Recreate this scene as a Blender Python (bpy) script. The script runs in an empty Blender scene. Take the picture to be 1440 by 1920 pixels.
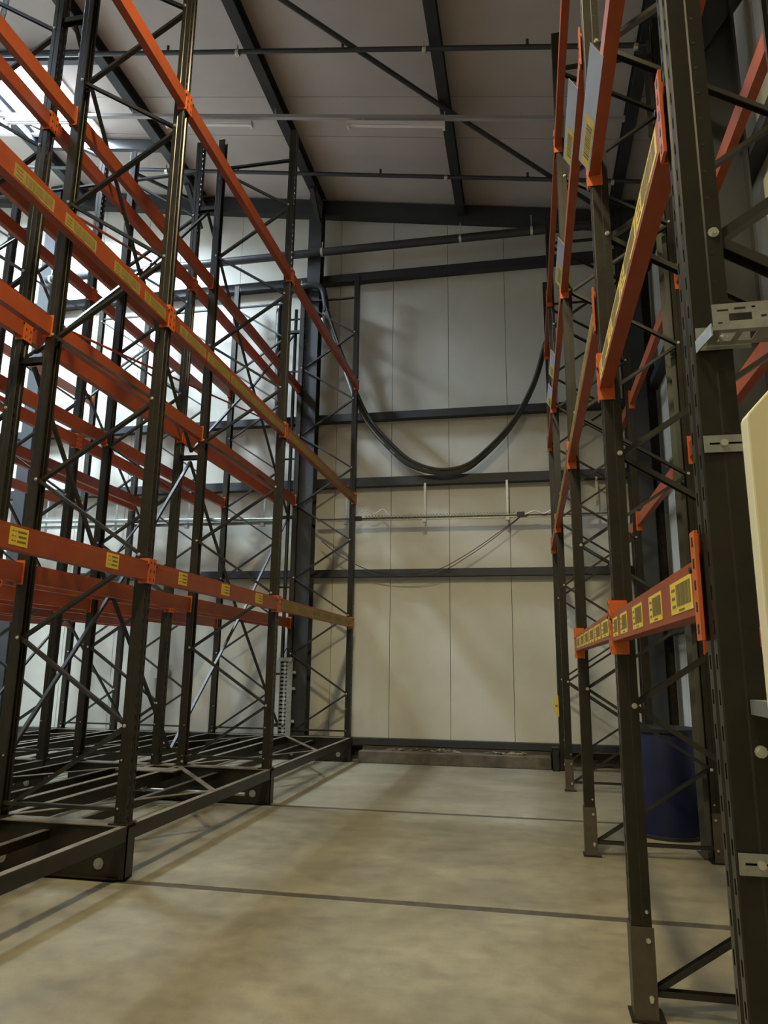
import bpy, bmesh, math, random
from mathutils import Matrix, Vector
random.seed(7)
S = bpy.context.scene
COL = S.collection

# ------------------------------------------------------------------ camera
yaw, pitch, roll = math.radians(11.2693), math.radians(12.0256), math.radians(0.7251)
cam = bpy.data.cameras.new('camera')
cam.sensor_fit = 'VERTICAL'; cam.sensor_height = 36.0; cam.lens = 36.0 * 1353.35 / 1920.0
cam.clip_start = 0.05; cam.clip_end = 200
camo = bpy.data.objects.new('camera', cam); COL.objects.link(camo)
Rv = Vector((math.cos(yaw), math.sin(yaw), 0))
Fh = Vector((-math.sin(yaw), math.cos(yaw), 0))
Fw = Fh * math.cos(pitch) + Vector((0, 0, 1)) * math.sin(pitch)
Uv = -Fh * math.sin(pitch) + Vector((0, 0, 1)) * math.cos(pitch)
R2 = Rv * math.cos(roll) + Uv * math.sin(roll)
U2 = -Rv * math.sin(roll) + Uv * math.cos(roll)
m = Matrix(((R2.x, U2.x, -Fw.x, 0), (R2.y, U2.y, -Fw.y, 0), (R2.z, U2.z, -Fw.z, 1.45), (0, 0, 0, 1)))
camo.matrix_world = m
S.camera = camo

# ------------------------------------------------------------------ light and exposure
S.view_settings.view_transform = 'Standard'; S.view_settings.look = 'None'
S.view_settings.gamma = 1.0; S.view_settings.use_curve_mapping = False
S.view_settings.exposure = 0.25
W = bpy.data.worlds.new('sky'); S.world = W; W.use_nodes = True
W.node_tree.nodes['Background'].inputs[0].default_value = (0.72, 0.85, 1.0, 1)
W.node_tree.nodes['Background'].inputs[1].default_value = 2.2

def area(name, loc, rot, sx, sy, power, col):
    l = bpy.data.lights.new(name, 'AREA'); l.shape = 'RECTANGLE'; l.size = sx; l.size_y = sy
    l.energy = power; l.color = col
    o = bpy.data.objects.new(name, l); o.location = loc; o.rotation_euler = rot; COL.objects.link(o)
    return o
ROOF = lambda x: 9.45 - 0.16 * x
SLOPE = math.atan(0.16)
DAY = (0.80, 0.90, 1.0)
SKY_OPEN = [(-9.3, -7.1, 8.2, 9.9), (-9.3, -7.1, 4.4, 6.1), (-9.3, -7.1, 0.6, 2.3)]
for k, (x0, x1, y0, y1) in enumerate(SKY_OPEN):      # daylight through the rooflight in view and two added unseen ones
    xm = (x0 + x1) / 2
    area('rooflight_daylight', (xm, (y0 + y1) / 2, ROOF(xm) + 0.45), (0, SLOPE, 0), 2.1, 1.6, (3400, 500, 100)[k], DAY)
WIN_ADDED = [(0.2, 3.6), (4.4, 7.8), (8.4, 11.2)]     # unseen high windows, added to brighten the hall from the left
for k, (y0, y1) in enumerate(WIN_ADDED):
    area('window_daylight', (-12.0, (y0 + y1) / 2, 7.6), (0, -math.pi / 2, 0), 2.4, y1 - y0, (4, 10, 25)[k], DAY)  # area lamp outside each added window
# warm high-bay lamps over the part of the hall behind the photographer
def highbay(loc, power, tilt=0.0, size=138, blend=0.55):
    l = bpy.data.lights.new('hall_lamp', 'SPOT'); l.energy = power; l.color = (1.0, 0.85, 0.52); l.spot_size = math.radians(size); l.spot_blend = blend; l.shadow_soft_size = 0.22
    o = bpy.data.objects.new('hall_lamp', l); o.location = loc; o.rotation_euler = (tilt, 0, 0); COL.objects.link(o)
highbay((-1.2, -1.0, 8.0), 700, math.radians(10))
highbay((-0.9, 2.7, 8.3), 900, math.radians(12), 132)
highbay((-5.4, -3.0, 8.8), 700)

# ------------------------------------------------------------------ materials
def mat(name, col, rough=0.5, metal=0.0, noise=0.0, nscale=6.0, col2=None, bump=0.0, bscale=40.0, detail=5.0, spec=0.5):
    M = bpy.data.materials.new(name); M.use_nodes = True
    nt = M.node_tree; b = nt.nodes['Principled BSDF']
    b.inputs['Base Color'].default_value = (*col, 1); b.inputs['Roughness'].default_value = rough
    b.inputs['Metallic'].default_value = metal
    b.inputs['Specular IOR Level'].default_value = spec
    tc = nt.nodes.new('ShaderNodeTexCoord')
    if noise > 0:
        n = nt.nodes.new('ShaderNodeTexNoise'); n.inputs['Scale'].default_value = nscale; n.inputs['Detail'].default_value = detail
        n.inputs['Roughness'].default_value = 0.62
        nt.links.new(tc.outputs['Object'], n.inputs['Vector'])
        r = nt.nodes.new('ShaderNodeValToRGB')
        c2 = col2 or tuple(c * (1 - noise) for c in col)
        r.color_ramp.elements[0].position = 0.35; r.color_ramp.elements[0].color = (*c2, 1)
        r.color_ramp.elements[1].position = 0.65; r.color_ramp.elements[1].color = (*col, 1)
        nt.links.new(n.outputs['Fac'], r.inputs['Fac']); nt.links.new(r.outputs['Color'], b.inputs['Base Color'])
    if bump > 0:
        n2 = nt.nodes.new('ShaderNodeTexNoise'); n2.inputs['Scale'].default_value = bscale; n2.inputs['Detail'].default_value = 3
        nt.links.new(tc.outputs['Object'], n2.inputs['Vector'])
        bp = nt.nodes.new('ShaderNodeBump'); bp.inputs['Strength'].default_value = bump; bp.inputs['Distance'].default_value = 0.02
        nt.links.new(n2.outputs['Fac'], bp.inputs['Height']); nt.links.new(bp.outputs['Normal'], b.inputs['Normal'])
    return M
FRAME = mat('olive_black_paint', (0.024, 0.0205, 0.0115), 0.34, 0.2, 0.35, 9.0)
POST = mat('grey_green_post_paint', (0.085, 0.088, 0.070), 0.5, 0.1, 0.2, 6.0)
BRACE = mat('dark_brace_paint', (0.020, 0.019, 0.013), 0.50, 0.0, 0.3, 12.0)
SHOE = mat('brown_grey_foot_paint', (0.085, 0.066, 0.046), 0.5, 0.1, 0.25, 14.0)
ORANGE = mat('orange_powder_coat', (0.30, 0.060, 0.014), 0.42, 0.0, 0.22, 5.0, (0.25, 0.045, 0.012))
HOOK = mat('bright_orange_connector', (0.56, 0.115, 0.020), 0.38, 0.0, 0.15, 20.0)
YELLOW = mat('yellow_label_paper', (0.72, 0.52, 0.06), 0.6, 0.0, 0.12, 30.0)
OCHRE = mat('ochre_label_strip', (0.33, 0.22, 0.04), 0.6, 0.0, 0.25, 18.0)
PRINT = mat('dark_label_print', (0.16, 0.13, 0.03), 0.6)
PLATEM = mat('grey_sign_plate', (0.52, 0.52, 0.58), 0.3, 0.2, 0.12, 4.0)
GALV = mat('galvanised_steel', (0.42, 0.43, 0.40), 0.42, 0.7, 0.25, 22.0)
BOLT = mat('zinc_bolt', (0.70, 0.70, 0.64), 0.28, 0.8)
STEEL = mat('dark_grey_structural_steel', (0.032, 0.034, 0.035), 0.55, 0.1, 0.2, 3.0)
PIPEM = mat('dark_pipe_paint', (0.045, 0.047, 0.050), 0.4, 0.2, 0.2, 8.0)
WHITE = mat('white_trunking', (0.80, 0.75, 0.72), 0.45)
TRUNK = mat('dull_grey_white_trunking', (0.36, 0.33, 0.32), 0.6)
TUBE = mat('unlit_fluorescent_tube', (0.80, 0.74, 0.70), 0.25)
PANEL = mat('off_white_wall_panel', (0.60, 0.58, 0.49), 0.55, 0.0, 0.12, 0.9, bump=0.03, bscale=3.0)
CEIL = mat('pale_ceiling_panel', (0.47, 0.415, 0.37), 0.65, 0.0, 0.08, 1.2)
JOINT = mat('joint_shadow_gap', (0.085, 0.072, 0.05), 0.9, 0.0, 0.4, 14.0)  # dark brown of joint filler and the backing behind panel seams
CREAM = mat('cream_cabinet_enamel', (0.70, 0.64, 0.42), 0.45, 0.0, 0.06, 3.0)
BLUE = mat('blue_plastic_drum', (0.003, 0.006, 0.045), 0.5, 0.0, 0.15, 3.0)
BLACK = mat('black_rubber', (0.012, 0.012, 0.012), 0.5)
HOSE = mat('grey_black_hose', (0.055, 0.055, 0.045), 0.28, 0.1)
KERB = mat('stained_concrete_kerb', (0.13, 0.108, 0.078), 0.85, 0.0, 0.5, 5.0, bump=0.2, bscale=15)
DEBRIS = mat('torn_insulation', (0.42, 0.33, 0.19), 0.9, 0.0, 0.75, 9.0)
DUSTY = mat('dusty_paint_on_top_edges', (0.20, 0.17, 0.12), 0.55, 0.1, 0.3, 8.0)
MOTOR = mat('grey_motor_casing', (0.20, 0.20, 0.17), 0.45, 0.4)

def floor_material():
    M = bpy.data.materials.new('worn_power_floated_concrete'); M.use_nodes = True
    nt = M.node_tree; L = nt.links; b = nt.nodes['Principled BSDF']
    g = nt.nodes.new('ShaderNodeNewGeometry')
    def noise(sc, det, vec=None):
        n = nt.nodes.new('ShaderNodeTexNoise'); n.inputs['Scale'].default_value = sc; n.inputs['Detail'].default_value = det
        n.inputs['Roughness'].default_value = 0.6
        L.new(vec or g.outputs['Position'], n.inputs['Vector']); return n
    mp = nt.nodes.new('ShaderNodeMapping'); mp.inputs['Scale'].default_value = (0.7, 1.1, 1)
    L.new(g.outputs['Position'], mp.inputs['Vector'])
    a = noise(1.5, 7, mp.outputs['Vector']); c = noise(7, 6); d = noise(40, 3)
    r = nt.nodes.new('ShaderNodeValToRGB')
    r.color_ramp.elements[0].position = 0.36; r.color_ramp.elements[0].color = (0.200, 0.178, 0.125, 1)
    r.color_ramp.elements[1].position = 0.66; r.color_ramp.elements[1].color = (0.285, 0.258, 0.180, 1)
    L.new(a.outputs['Fac'], r.inputs['Fac'])
    r2 = nt.nodes.new('ShaderNodeValToRGB')
    r2.color_ramp.elements[0].position = 0.3; r2.color_ramp.elements[0].color = (0.82, 0.81, 0.79, 1)
    r2.color_ramp.elements[1].position = 0.62; r2.color_ramp.elements[1].color = (1.08, 1.07, 1.04, 1)
    L.new(c.outputs['Fac'], r2.inputs['Fac'])
    mx = nt.nodes.new('ShaderNodeMix'); mx.data_type = 'RGBA'; mx.blend_type = 'MULTIPLY'; mx.inputs[0].default_value = 1
    L.new(r.outputs['Color'], mx.inputs[6]); L.new(r2.outputs['Color'], mx.inputs[7])
    L.new(mx.outputs[2], b.inputs['Base Color'])
    rr = nt.nodes.new('ShaderNodeMapRange'); rr.inputs[3].default_value = 0.42; rr.inputs[4].default_value = 0.72
    L.new(c.outputs['Fac'], rr.inputs[0]); L.new(rr.outputs[0], b.inputs['Roughness'])
    bp = nt.nodes.new('ShaderNodeBump'); bp.inputs['Strength'].default_value = 0.12; bp.inputs['Distance'].default_value = 0.01
    L.new(d.outputs['Fac'], bp.inputs['Height']); L.new(bp.outputs['Normal'], b.inputs['Normal'])
    return M
FLOOR = floor_material()
def glass_material():
    M = bpy.data.materials.new('rooflight_glazing'); M.use_nodes = True
    nt = M.node_tree; nt.nodes.clear()
    o = nt.nodes.new('ShaderNodeOutputMaterial'); mx = nt.nodes.new('ShaderNodeMixShader'); mx.inputs[0].default_value = 0.12
    t = nt.nodes.new('ShaderNodeBsdfTransparent'); t.inputs[0].default_value = (0.93, 0.97, 1, 1)
    g = nt.nodes.new('ShaderNodeBsdfTranslucent'); g.inputs[0].default_value = (0.9, 0.95, 1, 1)
    nt.links.new(t.outputs[0], mx.inputs[1]); nt.links.new(g.outputs[0], mx.inputs[2]); nt.links.new(mx.outputs[0], o.inputs[0])
    return M
GLASS = glass_material()

# ------------------------------------------------------------------ mesh helpers
class MB:
    def __init__(s): s.v = []; s.f = []
    def box(s, a, b):
        x0, y0, z0 = a; x1, y1, z1 = b; n = len(s.v)
        s.v += [(x0, y0, z0), (x1, y0, z0), (x1, y1, z0), (x0, y1, z0), (x0, y0, z1), (x1, y0, z1), (x1, y1, z1), (x0, y1, z1)]
        s.f += [(n, n+3, n+2, n+1), (n+4, n+5, n+6, n+7), (n, n+1, n+5, n+4), (n+1, n+2, n+6, n+5), (n+2, n+3, n+7, n+6), (n+3, n, n+4, n+7)]
        return s
    def prism(s, pts, frm, to, up=Vector((0, 0, 1))):
        """extrude the closed 2-D profile pts (a = sideways, b = up) from frm to to"""
        frm = Vector(frm); to = Vector(to); d = (to - frm).normalized()
        a = d.cross(Vector(up))
        if a.length < 1e-5: a = d.cross(Vector((1, 0, 0)))
        a.normalize(); b = a.cross(d).normalized(); n = len(s.v); k = len(pts)
        for p in (frm, to):
            for (u, w) in pts: s.v.append(tuple(p + a * u + b * w))
        for i in range(k):
            j = (i + 1) % k; s.f.append((n + i, n + j, n + k + j, n + k + i))
        s.f.append(tuple(n + i for i in reversed(range(k)))); s.f.append(tuple(n + k + i for i in range(k)))
        return s
    def bar(s, frm, to, w, h, up=(0, 0, 1)):
        return s.prism([(-w/2, -h/2), (w/2, -h/2), (w/2, h/2), (-w/2, h/2)], frm, to, up)
    def chan(s, frm, to, w, h, t, up=(0, 0, 1)):
        return s.prism([(-w/2, -h/2), (w/2, -h/2), (w/2, -h/2+t), (-w/2+t, -h/2+t), (-w/2+t, h/2-t), (w/2, h/2-t), (w/2, h/2), (-w/2, h/2)], frm, to, up)
    def ibeam(s, frm, to, w, h, tf, tw, up=(0, 0, 1)):
        return s.prism([(-w/2, -h/2), (w/2, -h/2), (w/2, -h/2+tf), (tw/2, -h/2+tf), (tw/2, h/2-tf), (w/2, h/2-tf), (w/2, h/2), (-w/2, h/2), (-w/2, h/2-tf), (-tw/2, h/2-tf), (-tw/2, -h/2+tf), (-w/2, -h/2+tf)], frm, to, up)
    def cyl(s, frm, to, r, n=12):
        return s.prism([(r * math.cos(2*math.pi*i/n), r * math.sin(2*math.pi*i/n)) for i in range(n)], frm, to)
    def tube(s, path, r, n=8):
        P = [Vector(p) for p in path]; base = len(s.v); up = Vector((0, 1, 0))
        for i, p in enumerate(P):
            d = (P[min(i+1, len(P)-1)] - P[max(i-1, 0)]).normalized()
            a = d.cross(up)
            if a.length < 1e-3: a = d.cross(Vector((1, 0, 0)))
            a.normalize(); b = a.cross(d)
            rr = r[i] if isinstance(r, (list, tuple)) else r
            for k in range(n):
                t = 2*math.pi*k/n; s.v.append(tuple(p + a*math.cos(t)*rr + b*math.sin(t)*rr))
        for i in range(len(P)-1):
            for k in range(n):
                k2 = (k+1) % n; s.f.append((base+i*n+k, base+i*n+k2, base+(i+1)*n+k2, base+(i+1)*n+k))
        s.f.append(tuple(base+k for k in reversed(range(n)))); s.f.append(tuple(base+(len(P)-1)*n+k for k in range(n)))
        return s
    def lathe(s, prof, c=(0, 0, 0), n=40):
        base = len(s.v)
        for (r, z) in prof:
            for k in range(n):
                t = 2*math.pi*k/n; s.v.append((c[0]+r*math.cos(t), c[1]+r*math.sin(t), c[2]+z))
        for i in range(len(prof)-1):
            for k in range(n):
                k2 = (k+1) % n; s.f.append((base+i*n+k, base+i*n+k2, base+(i+1)*n+k2, base+(i+1)*n+k))
        s.f.append(tuple(base+k for k in reversed(range(n)))); s.f.append(tuple(base+(len(prof)-1)*n+k for k in range(n)))
        return s
    def mesh(s, name, m, smooth=False):
        me = bpy.data.meshes.new(name); me.from_pydata(s.v, [], s.f); me.update()
        bm = bmesh.new(); bm.from_mesh(me); bmesh.ops.recalc_face_normals(bm, faces=bm.faces[:]); bm.to_mesh(me); bm.free()
        me.materials.append(m)
        if smooth:
            for p in me.polygons: p.use_smooth = True
            me.set_sharp_from_angle(angle=math.radians(40))
        return me
    def obj(s, name, m, parent=None, smooth=False): return put(name, s.mesh(name, m, smooth), parent)
def put(name, me, parent=None, loc=None, rz=0.0):
    o = bpy.data.objects.new(name, me); COL.objects.link(o)
    if parent: o.parent = parent
    if loc: o.location = loc
    if rz: o.rotation_euler.z = rz
    return o
def thing(name, label, cat, loc=(0, 0, 0), group=None):
    o = bpy.data.objects.new(name, None); COL.objects.link(o); o.location = loc; o.empty_display_size = 0.2
    return tag(o, label, cat, group)
def tag(o, label, cat, group=None):
    o['label'] = label; o['category'] = cat; o['kind'] = 'thing'
    if not 4 <= len(label.split()) <= 16: print('LABEL', label)
    if group: o['group'] = group
    return o
def struct(o, label=None):
    o['kind'] = 'structure'
    if label: o['label'] = label
    return o
def holder(name):
    o = bpy.data.objects.new(name, None); COL.objects.link(o); return struct(o)

# ------------------------------------------------------------------ setting: floor
X0, X1, Y0, YW = -11.5, 2.0, -7.0, 11.75
fl = struct(MB().box((X0, Y0, -0.30), (X1 + 0.4, YW + 0.13, -0.022)).obj('floor', JOINT), 'grey brown concrete floor')
J = [Y0, 4.86, 7.70, YW + 0.06]
for k in range(3):
    MB().box((X0, J[k] + 0.042, -0.021), (X1 + 0.2, J[k+1] - 0.042, 0.0)).obj('floor_slab', FLOOR, fl)
for y in J[1:3]:
    MB().box((X0, y - 0.0415, -0.0215), (X1, y + 0.0415, -0.004)).obj('joint_filler', JOINT, fl)

# ------------------------------------------------------------------ setting: back wall with panels
wb = struct(MB().box((X0, YW + 0.05, -0.3), (X1 + 0.28, YW + 0.12, 12.2)).obj('wall_back', JOINT))
seams = [X0]
x = -2.11 - 11 * 1.0
while x < X1 - 0.3:
    if x > X0 + 0.3: seams.append(x)
    x += 0.99
seams.append(X1)
for k in range(len(seams) - 1):
    a, b = seams[k] + 0.004, seams[k+1] - 0.004
    mb = MB(); n = 0
    mb.v = [(a, YW, 0.20), (b, YW, 0.20), (b, YW, ROOF(b)), (a, YW, ROOF(a)), (a, YW + 0.049, 0.20), (b, YW + 0.049, 0.20), (b, YW + 0.049, ROOF(b)), (a, YW + 0.049, ROOF(a))]
    mb.f = [(0, 1, 2, 3), (4, 7, 6, 5), (0, 4, 5, 1), (1, 5, 6, 2), (2, 6, 7, 3), (3, 7, 4, 0)]
    mb.obj('wall_panel', PANEL, wb)
def girt(z, h, nm='girt'):
    MB().chan((X1 - 0.02, YW - 0.085, z), (X0, YW - 0.085, z), 0.15, h, 0.012).obj(nm, STEEL, wb)
for z, h in ((0.283, 0.10), (2.945, 0.12), (4.50, 0.15), (5.67, 0.13), (8.35, 0.15)): girt(z, h)
# sloping beam under the roof at the gable
MB().bar((X0, YW - 0.09, ROOF(X0) - 0.19), (X1, YW - 0.09, ROOF(X1) - 0.19), 0.16, 0.30).obj('eaves_beam', STEEL, wb)
for xc in (-9.1, -3.615):
    MB().ibeam((xc, YW - 0.27, 0), (xc, YW - 0.27, ROOF(xc) - 0.05), 0.24, 0.24, 0.02, 0.014, (0, 1, 0)).obj('wall_column', STEEL, wb)
MB().ibeam((1.78, YW - 0.30, 0), (1.78, YW - 0.30, ROOF(1.78) - 0.05), 0.34, 0.26, 0.02, 0.014, (0, 1, 0)).obj('wall_column', STEEL, wb)
# side walls, rear wall
wr = struct(MB().box((X1 + 0.21, Y0, -0.3), (X1 + 0.28, YW + 0.12, 9.6)).obj('wall_right', JOINT))
y = Y0
while y < YW - 0.1:
    y2 = min(y + 1.0, YW)
    MB().box((X1 + 0.16, y + 0.006, 0.2), (X1 + 0.209, y2 - 0.006, 9.35)).obj('wall_panel', PANEL, wr); y = y2
for z, h in ((0.283, 0.10), (2.0, 0.12), (4.2, 0.15), (5.9, 0.13), (8.0, 0.15)):
    MB().chan((X1 + 0.08, Y0, z), (X1 + 0.08, YW - 0.2, z), 0.14, h, 0.012).obj('girt', STEEL, wr)
for yc in (6.1, 0.6, -5.0):
    MB().ibeam((1.83, yc, 0), (1.83, yc, ROOF(1.83) - 0.06), 0.20, 0.34, 0.02, 0.014, (1, 0, 0)).obj('wall_column', STEEL, wr)
    MB().prism([(0, 0), (1.3, 0.0), (0, -1.9)], (1.70, yc - 0.06, ROOF(1.7) - 0.32), (1.70, yc + 0.06, ROOF(1.7) - 0.32)).obj('haunch', STEEL, wr)
ZW0, ZW1 = 6.4, 8.8
mb = MB().box((X0 - 0.1, Y0, -0.3), (X0, YW + 0.12, ZW0)); mb.box((X0 - 0.1, Y0, ZW1), (X0, YW + 0.12, 12.2))
ye = [Y0] + [v for w_ in WIN_ADDED for v in w_] + [YW + 0.12]
for k in range(0, len(ye), 2): mb.box((X0 - 0.1, ye[k], ZW0), (X0, ye[k+1], ZW1))
wl = struct(mb.obj('wall_left', PANEL))
for k, (y0, y1) in enumerate(WIN_ADDED):
    w = holder('window_%d' % (k + 4))  # unseen window, added as a light source
    n = 3
    for i in range(n):
        a, b = y0 + (y1 - y0) * i / n, y0 + (y1 - y0) * (i + 1) / n
        MB().box((X0 - 0.06, a + 0.03, ZW0 + 0.03), (X0 - 0.054, b - 0.03, ZW1 - 0.03)).obj('pane', GLASS, w)
        MB().box((X0 - 0.08, b - 0.03, ZW0), (X0 - 0.02, min(b + 0.03, y1), ZW1)).obj('window_frame', WHITE, w)
    MB().box((X0 - 0.08, y0, ZW0), (X0 - 0.02, y0 + 0.03, ZW1)).obj('window_frame', WHITE, w)
wf = struct(MB().box((X0, Y0 - 0.1, 0), (X1 + 0.28, Y0, 12.2)).obj('wall_front', PANEL))

# ------------------------------------------------------------------ setting: roof with panels, openings and beams
cl = holder('ceiling')
def roofslab(xa, xb, ya, yb, off, th, nm, m, par):
    mb = MB()
    mb.v = [(xx, yy, ROOF(xx) + zz) for zz in (off, off + th) for (xx, yy) in ((xa, ya), (xb, ya), (xb, yb), (xa, yb))]
    mb.f = [(0, 3, 2, 1), (4, 5, 6, 7), (0, 1, 5, 4), (1, 2, 6, 5), (2, 3, 7, 6), (3, 0, 4, 7)]
    return mb.obj(nm, m, par)
rows = [Y0, -5.4, -4.4, -3.4, -2.4, -1.4, -0.4, 0.6, 1.45, 2.3, 3.35, 4.4, 5.25, 6.1, 7.15, 8.2, 9.05, 9.9, 10.8, YW]
for k in range(len(rows) - 1):
    a, b = rows[k], rows[k+1]
    hole = any(o[2] - 0.01 <= a and b <= o[3] + 0.01 for o in SKY_OPEN)
    if hole:
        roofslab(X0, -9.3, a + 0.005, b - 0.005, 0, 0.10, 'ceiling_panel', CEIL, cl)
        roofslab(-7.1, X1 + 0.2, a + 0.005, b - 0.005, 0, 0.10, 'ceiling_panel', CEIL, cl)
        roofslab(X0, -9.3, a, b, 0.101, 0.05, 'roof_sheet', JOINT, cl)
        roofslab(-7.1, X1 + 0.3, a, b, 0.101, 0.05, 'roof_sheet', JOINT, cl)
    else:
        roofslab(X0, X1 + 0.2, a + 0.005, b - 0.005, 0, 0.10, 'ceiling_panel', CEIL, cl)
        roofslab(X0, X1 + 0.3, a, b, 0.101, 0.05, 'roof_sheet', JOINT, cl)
for k, o in enumerate(SKY_OPEN):
    w = holder('window_%d' % (k + 1))  # first rooflight is in view; the others are added for light
    g = MB()
    g.bar((o[0], o[2], ROOF(o[0]) + 0.06), (o[1], o[2], ROOF(o[1]) + 0.06), 0.07, 0.22)
    g.bar((o[0], o[3], ROOF(o[0]) + 0.06), (o[1], o[3], ROOF(o[1]) + 0.06), 0.07, 0.22)
    g.bar((o[0], o[2], ROOF(o[0]) + 0.06), (o[0], o[3], ROOF(o[0]) + 0.06), 0.07, 0.22)
    g.bar((o[1], o[2], ROOF(o[1]) + 0.06), (o[1], o[3], ROOF(o[1]) + 0.06), 0.07, 0.22)
    g.obj('window_frame', WHITE, w)
    ym = (o[2] + o[3]) / 2
    xm = (o[0] + o[1]) / 2
    roofslab(o[0] + 0.02, xm - 0.02, o[2] + 0.02, o[3] - 0.02, 0.17, 0.006, 'pane', GLASS, w)
    roofslab(xm + 0.02, o[1] - 0.02, o[2] + 0.02, o[3] - 0.02, 0.17, 0.006, 'pane', GLASS, w)
    MB().bar((xm, o[2], ROOF(xm) + 0.13), (xm, o[3], ROOF(xm) + 0.13), 0.04, 0.06).obj('glazing_bar', WHITE, w)
for xb in (-11.0, -8.55, -5.98, -3.56, -0.97, 1.62):
    z = ROOF(xb) - 0.125
    MB().ibeam((xb, Y0, z), (xb, YW - 0.18, z), 0.15, 0.24, 0.018, 0.012).obj('roof_beam', STEEL, cl)
for (p, q) in (((-3.56, 6.35), (-0.97, 8.92)), ((-0.97, 8.92), (1.62, 11.4)), ((-8.55, 8.9), (-5.98, 11.4)), ((-5.98, 6.3), (-8.55, 8.7))):
    MB().cyl((p[0], p[1], ROOF(p[0]) - 0.30), (q[0], q[1], ROOF(q[0]) - 0.30), 0.035, 10).obj('wind_brace', PIPEM, cl, True)
for yc in (8.10, 10.02):
    MB().bar((-8.47, yc, ROOF(-8.47) - 0.14), (-6.06, yc, ROOF(-6.06) - 0.14), 0.09, 0.19).obj('roof_strut', STEEL, cl)
for xb in (-3.56, -5.98):    # short knee braces from the beams down to the gable beam
    MB().bar((xb, 10.9, ROOF(xb) - 0.25), (xb, YW - 0.2, ROOF(xb) - 0.75), 0.08, 0.08).obj('knee_brace', STEEL, cl)

# sprinkler pipes hung under the roof beams
for k, (yp, lab) in enumerate(((7.83, 'thin dark sprinkler pipe under the roof, nearer than the lamp row'), (10.38, 'thin dark sprinkler pipe under the roof, beyond the lamp row'))):
    t = thing('sprinkler_pipe', lab, 'pipe', (0, yp, 0), 'sprinkler pipes under the roof')
    MB().tube([(xx, 0, ROOF(xx) - 0.35) for xx in (-10.5, 1.9)], 0.032, 10).obj('pipe_run', PIPEM, t, True)
    for xx in (-9.6, -7.2, -4.75, -2.2, 0.2):
        MB().cyl((xx, 0, ROOF(xx) - 0.36), (xx, 0, ROOF(xx) - 0.24), 0.02, 8).obj('sprinkler_head', PIPEM, t)
    for xb in (-8.55, -5.98, -3.56, -0.97, 1.62):
        h = MB(); h.bar((xb - 0.14, 0, ROOF(xb) - 0.40), (xb - 0.14, 0, ROOF(xb) - 0.23), 0.012, 0.03, (0, 1, 0))
        h.cyl((xb - 0.16, 0, ROOF(xb) - 0.348), (xb - 0.11, 0, ROOF(xb) - 0.356), 0.042, 10); h.obj('hanger', BOLT, t)

# lamp row: trunking and unlit fluorescent fittings
t = thing('cable_trunking', 'long white trunking under the roof that carries the lamp fittings', 'trunking', (0, 9.0, 0))
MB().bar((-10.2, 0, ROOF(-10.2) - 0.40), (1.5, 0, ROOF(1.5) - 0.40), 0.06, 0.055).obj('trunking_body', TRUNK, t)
for xx in (-8.55, -5.98, -3.56, -0.97):
    MB().cyl((xx, 0, ROOF(xx) - 0.38), (xx, 0, ROOF(xx) - 0.24), 0.012, 6).obj('hanger', BOLT, t)
side = ['far left below the rooflight', 'left of the tall column', 'over the aisle']
for k, xa in enumerate((-8.3, -5.39, -2.43)):
    t = thing('fluorescent_fitting', 'slim unlit white fluorescent fitting on the trunking, ' + side[k], 'lamp', (xa, 9.0, ROOF(xa) - 0.535), 'fluorescent fittings under the roof')
    e = (1.46, 0, -0.16 * 1.46)
    MB().bar((0, 0, 0.025), (e[0], 0, e[2] + 0.025), 0.09, 0.05).obj('lamp_housing', WHITE, t)
    for q in (0.25, 1.2): MB().cyl((q, 0, 0.05 - 0.16*q), (q, 0, 0.108 - 0.16*q), 0.012, 6).obj('lamp_hanger', BOLT, t)
    MB().cyl((0.04, -0.02, -0.022), (e[0] - 0.04, -0.02, e[2] - 0.016), 0.014, 10).obj('lamp_tube', TUBE, t, True)
    for q in (0.02, 1.44):
        MB().box((q - 0.02, -0.045, -0.16 * q - 0.045), (q + 0.02, 0.045, -0.16 * q + 0.002)).obj('tube_holder', WHITE, t)

# ------------------------------------------------------------------ racking kit
_um = {}
def upright_mesh(h):
    """perforated C section: face at x = 0 (towards the aisle), body towards +x, 0.085 x 0.10"""
    k = round(h, 3)
    if k in _um: return _um[k]
    prof = [(0.083, -0.032), (0.085, -0.050), (0.050, -0.050), (0.046, -0.047), (0.004, -0.047), (0, -0.045), (0, -0.036), (0, -0.024), (0, -0.014), (0.009, -0.008),
            (0.009, 0.008), (0, 0.014), (0, 0.024), (0, 0.036), (0, 0.045), (0.004, 0.047), (0.046, 0.047), (0.050, 0.050), (0.085, 0.050), (0.083, 0.032)]
    slot = {(6, 7), (12, 13)}
    pitch = 0.075; zs = [0.0]; kinds = []
    z = 0.02
    while z + pitch < h - 0.02:
        zs += [z, z + 0.032]; kinds += [0, 1]; z += pitch
    zs.append(h); kinds.append(0)
    verts = [(x, y, z) for z in zs for (x, y) in prof]; n = len(prof); faces = []
    # round-ish holes on the side face: a thin inner column is left open at every other slot row
    row = 0
    for i, kd in enumerate(kinds):
        if kd == 1: row += 1
        for j in range(n - 1):
            if kd == 1 and (j, j + 1) in slot: continue
            faces.append((i*n+j, i*n+j+1, (i+1)*n+j+1, (i+1)*n+j))
    me = bpy.data.meshes.new('upright'); me.from_pydata(verts, [], faces); me.update()
    bm = bmesh.new(); bm.from_mesh(me); bmesh.ops.recalc_face_normals(bm, faces=bm.faces[:])
    bmesh.ops.solidify(bm, geom=bm.faces[:], thickness=0.0022)
    bm.to_mesh(me); bm.free(); me.materials.append(FRAME)
    _um[k] = me; return me
_cache = {}
def cached(key, fn):
    if key not in _cache: _cache[key] = fn()
    return _cache[key]
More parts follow.
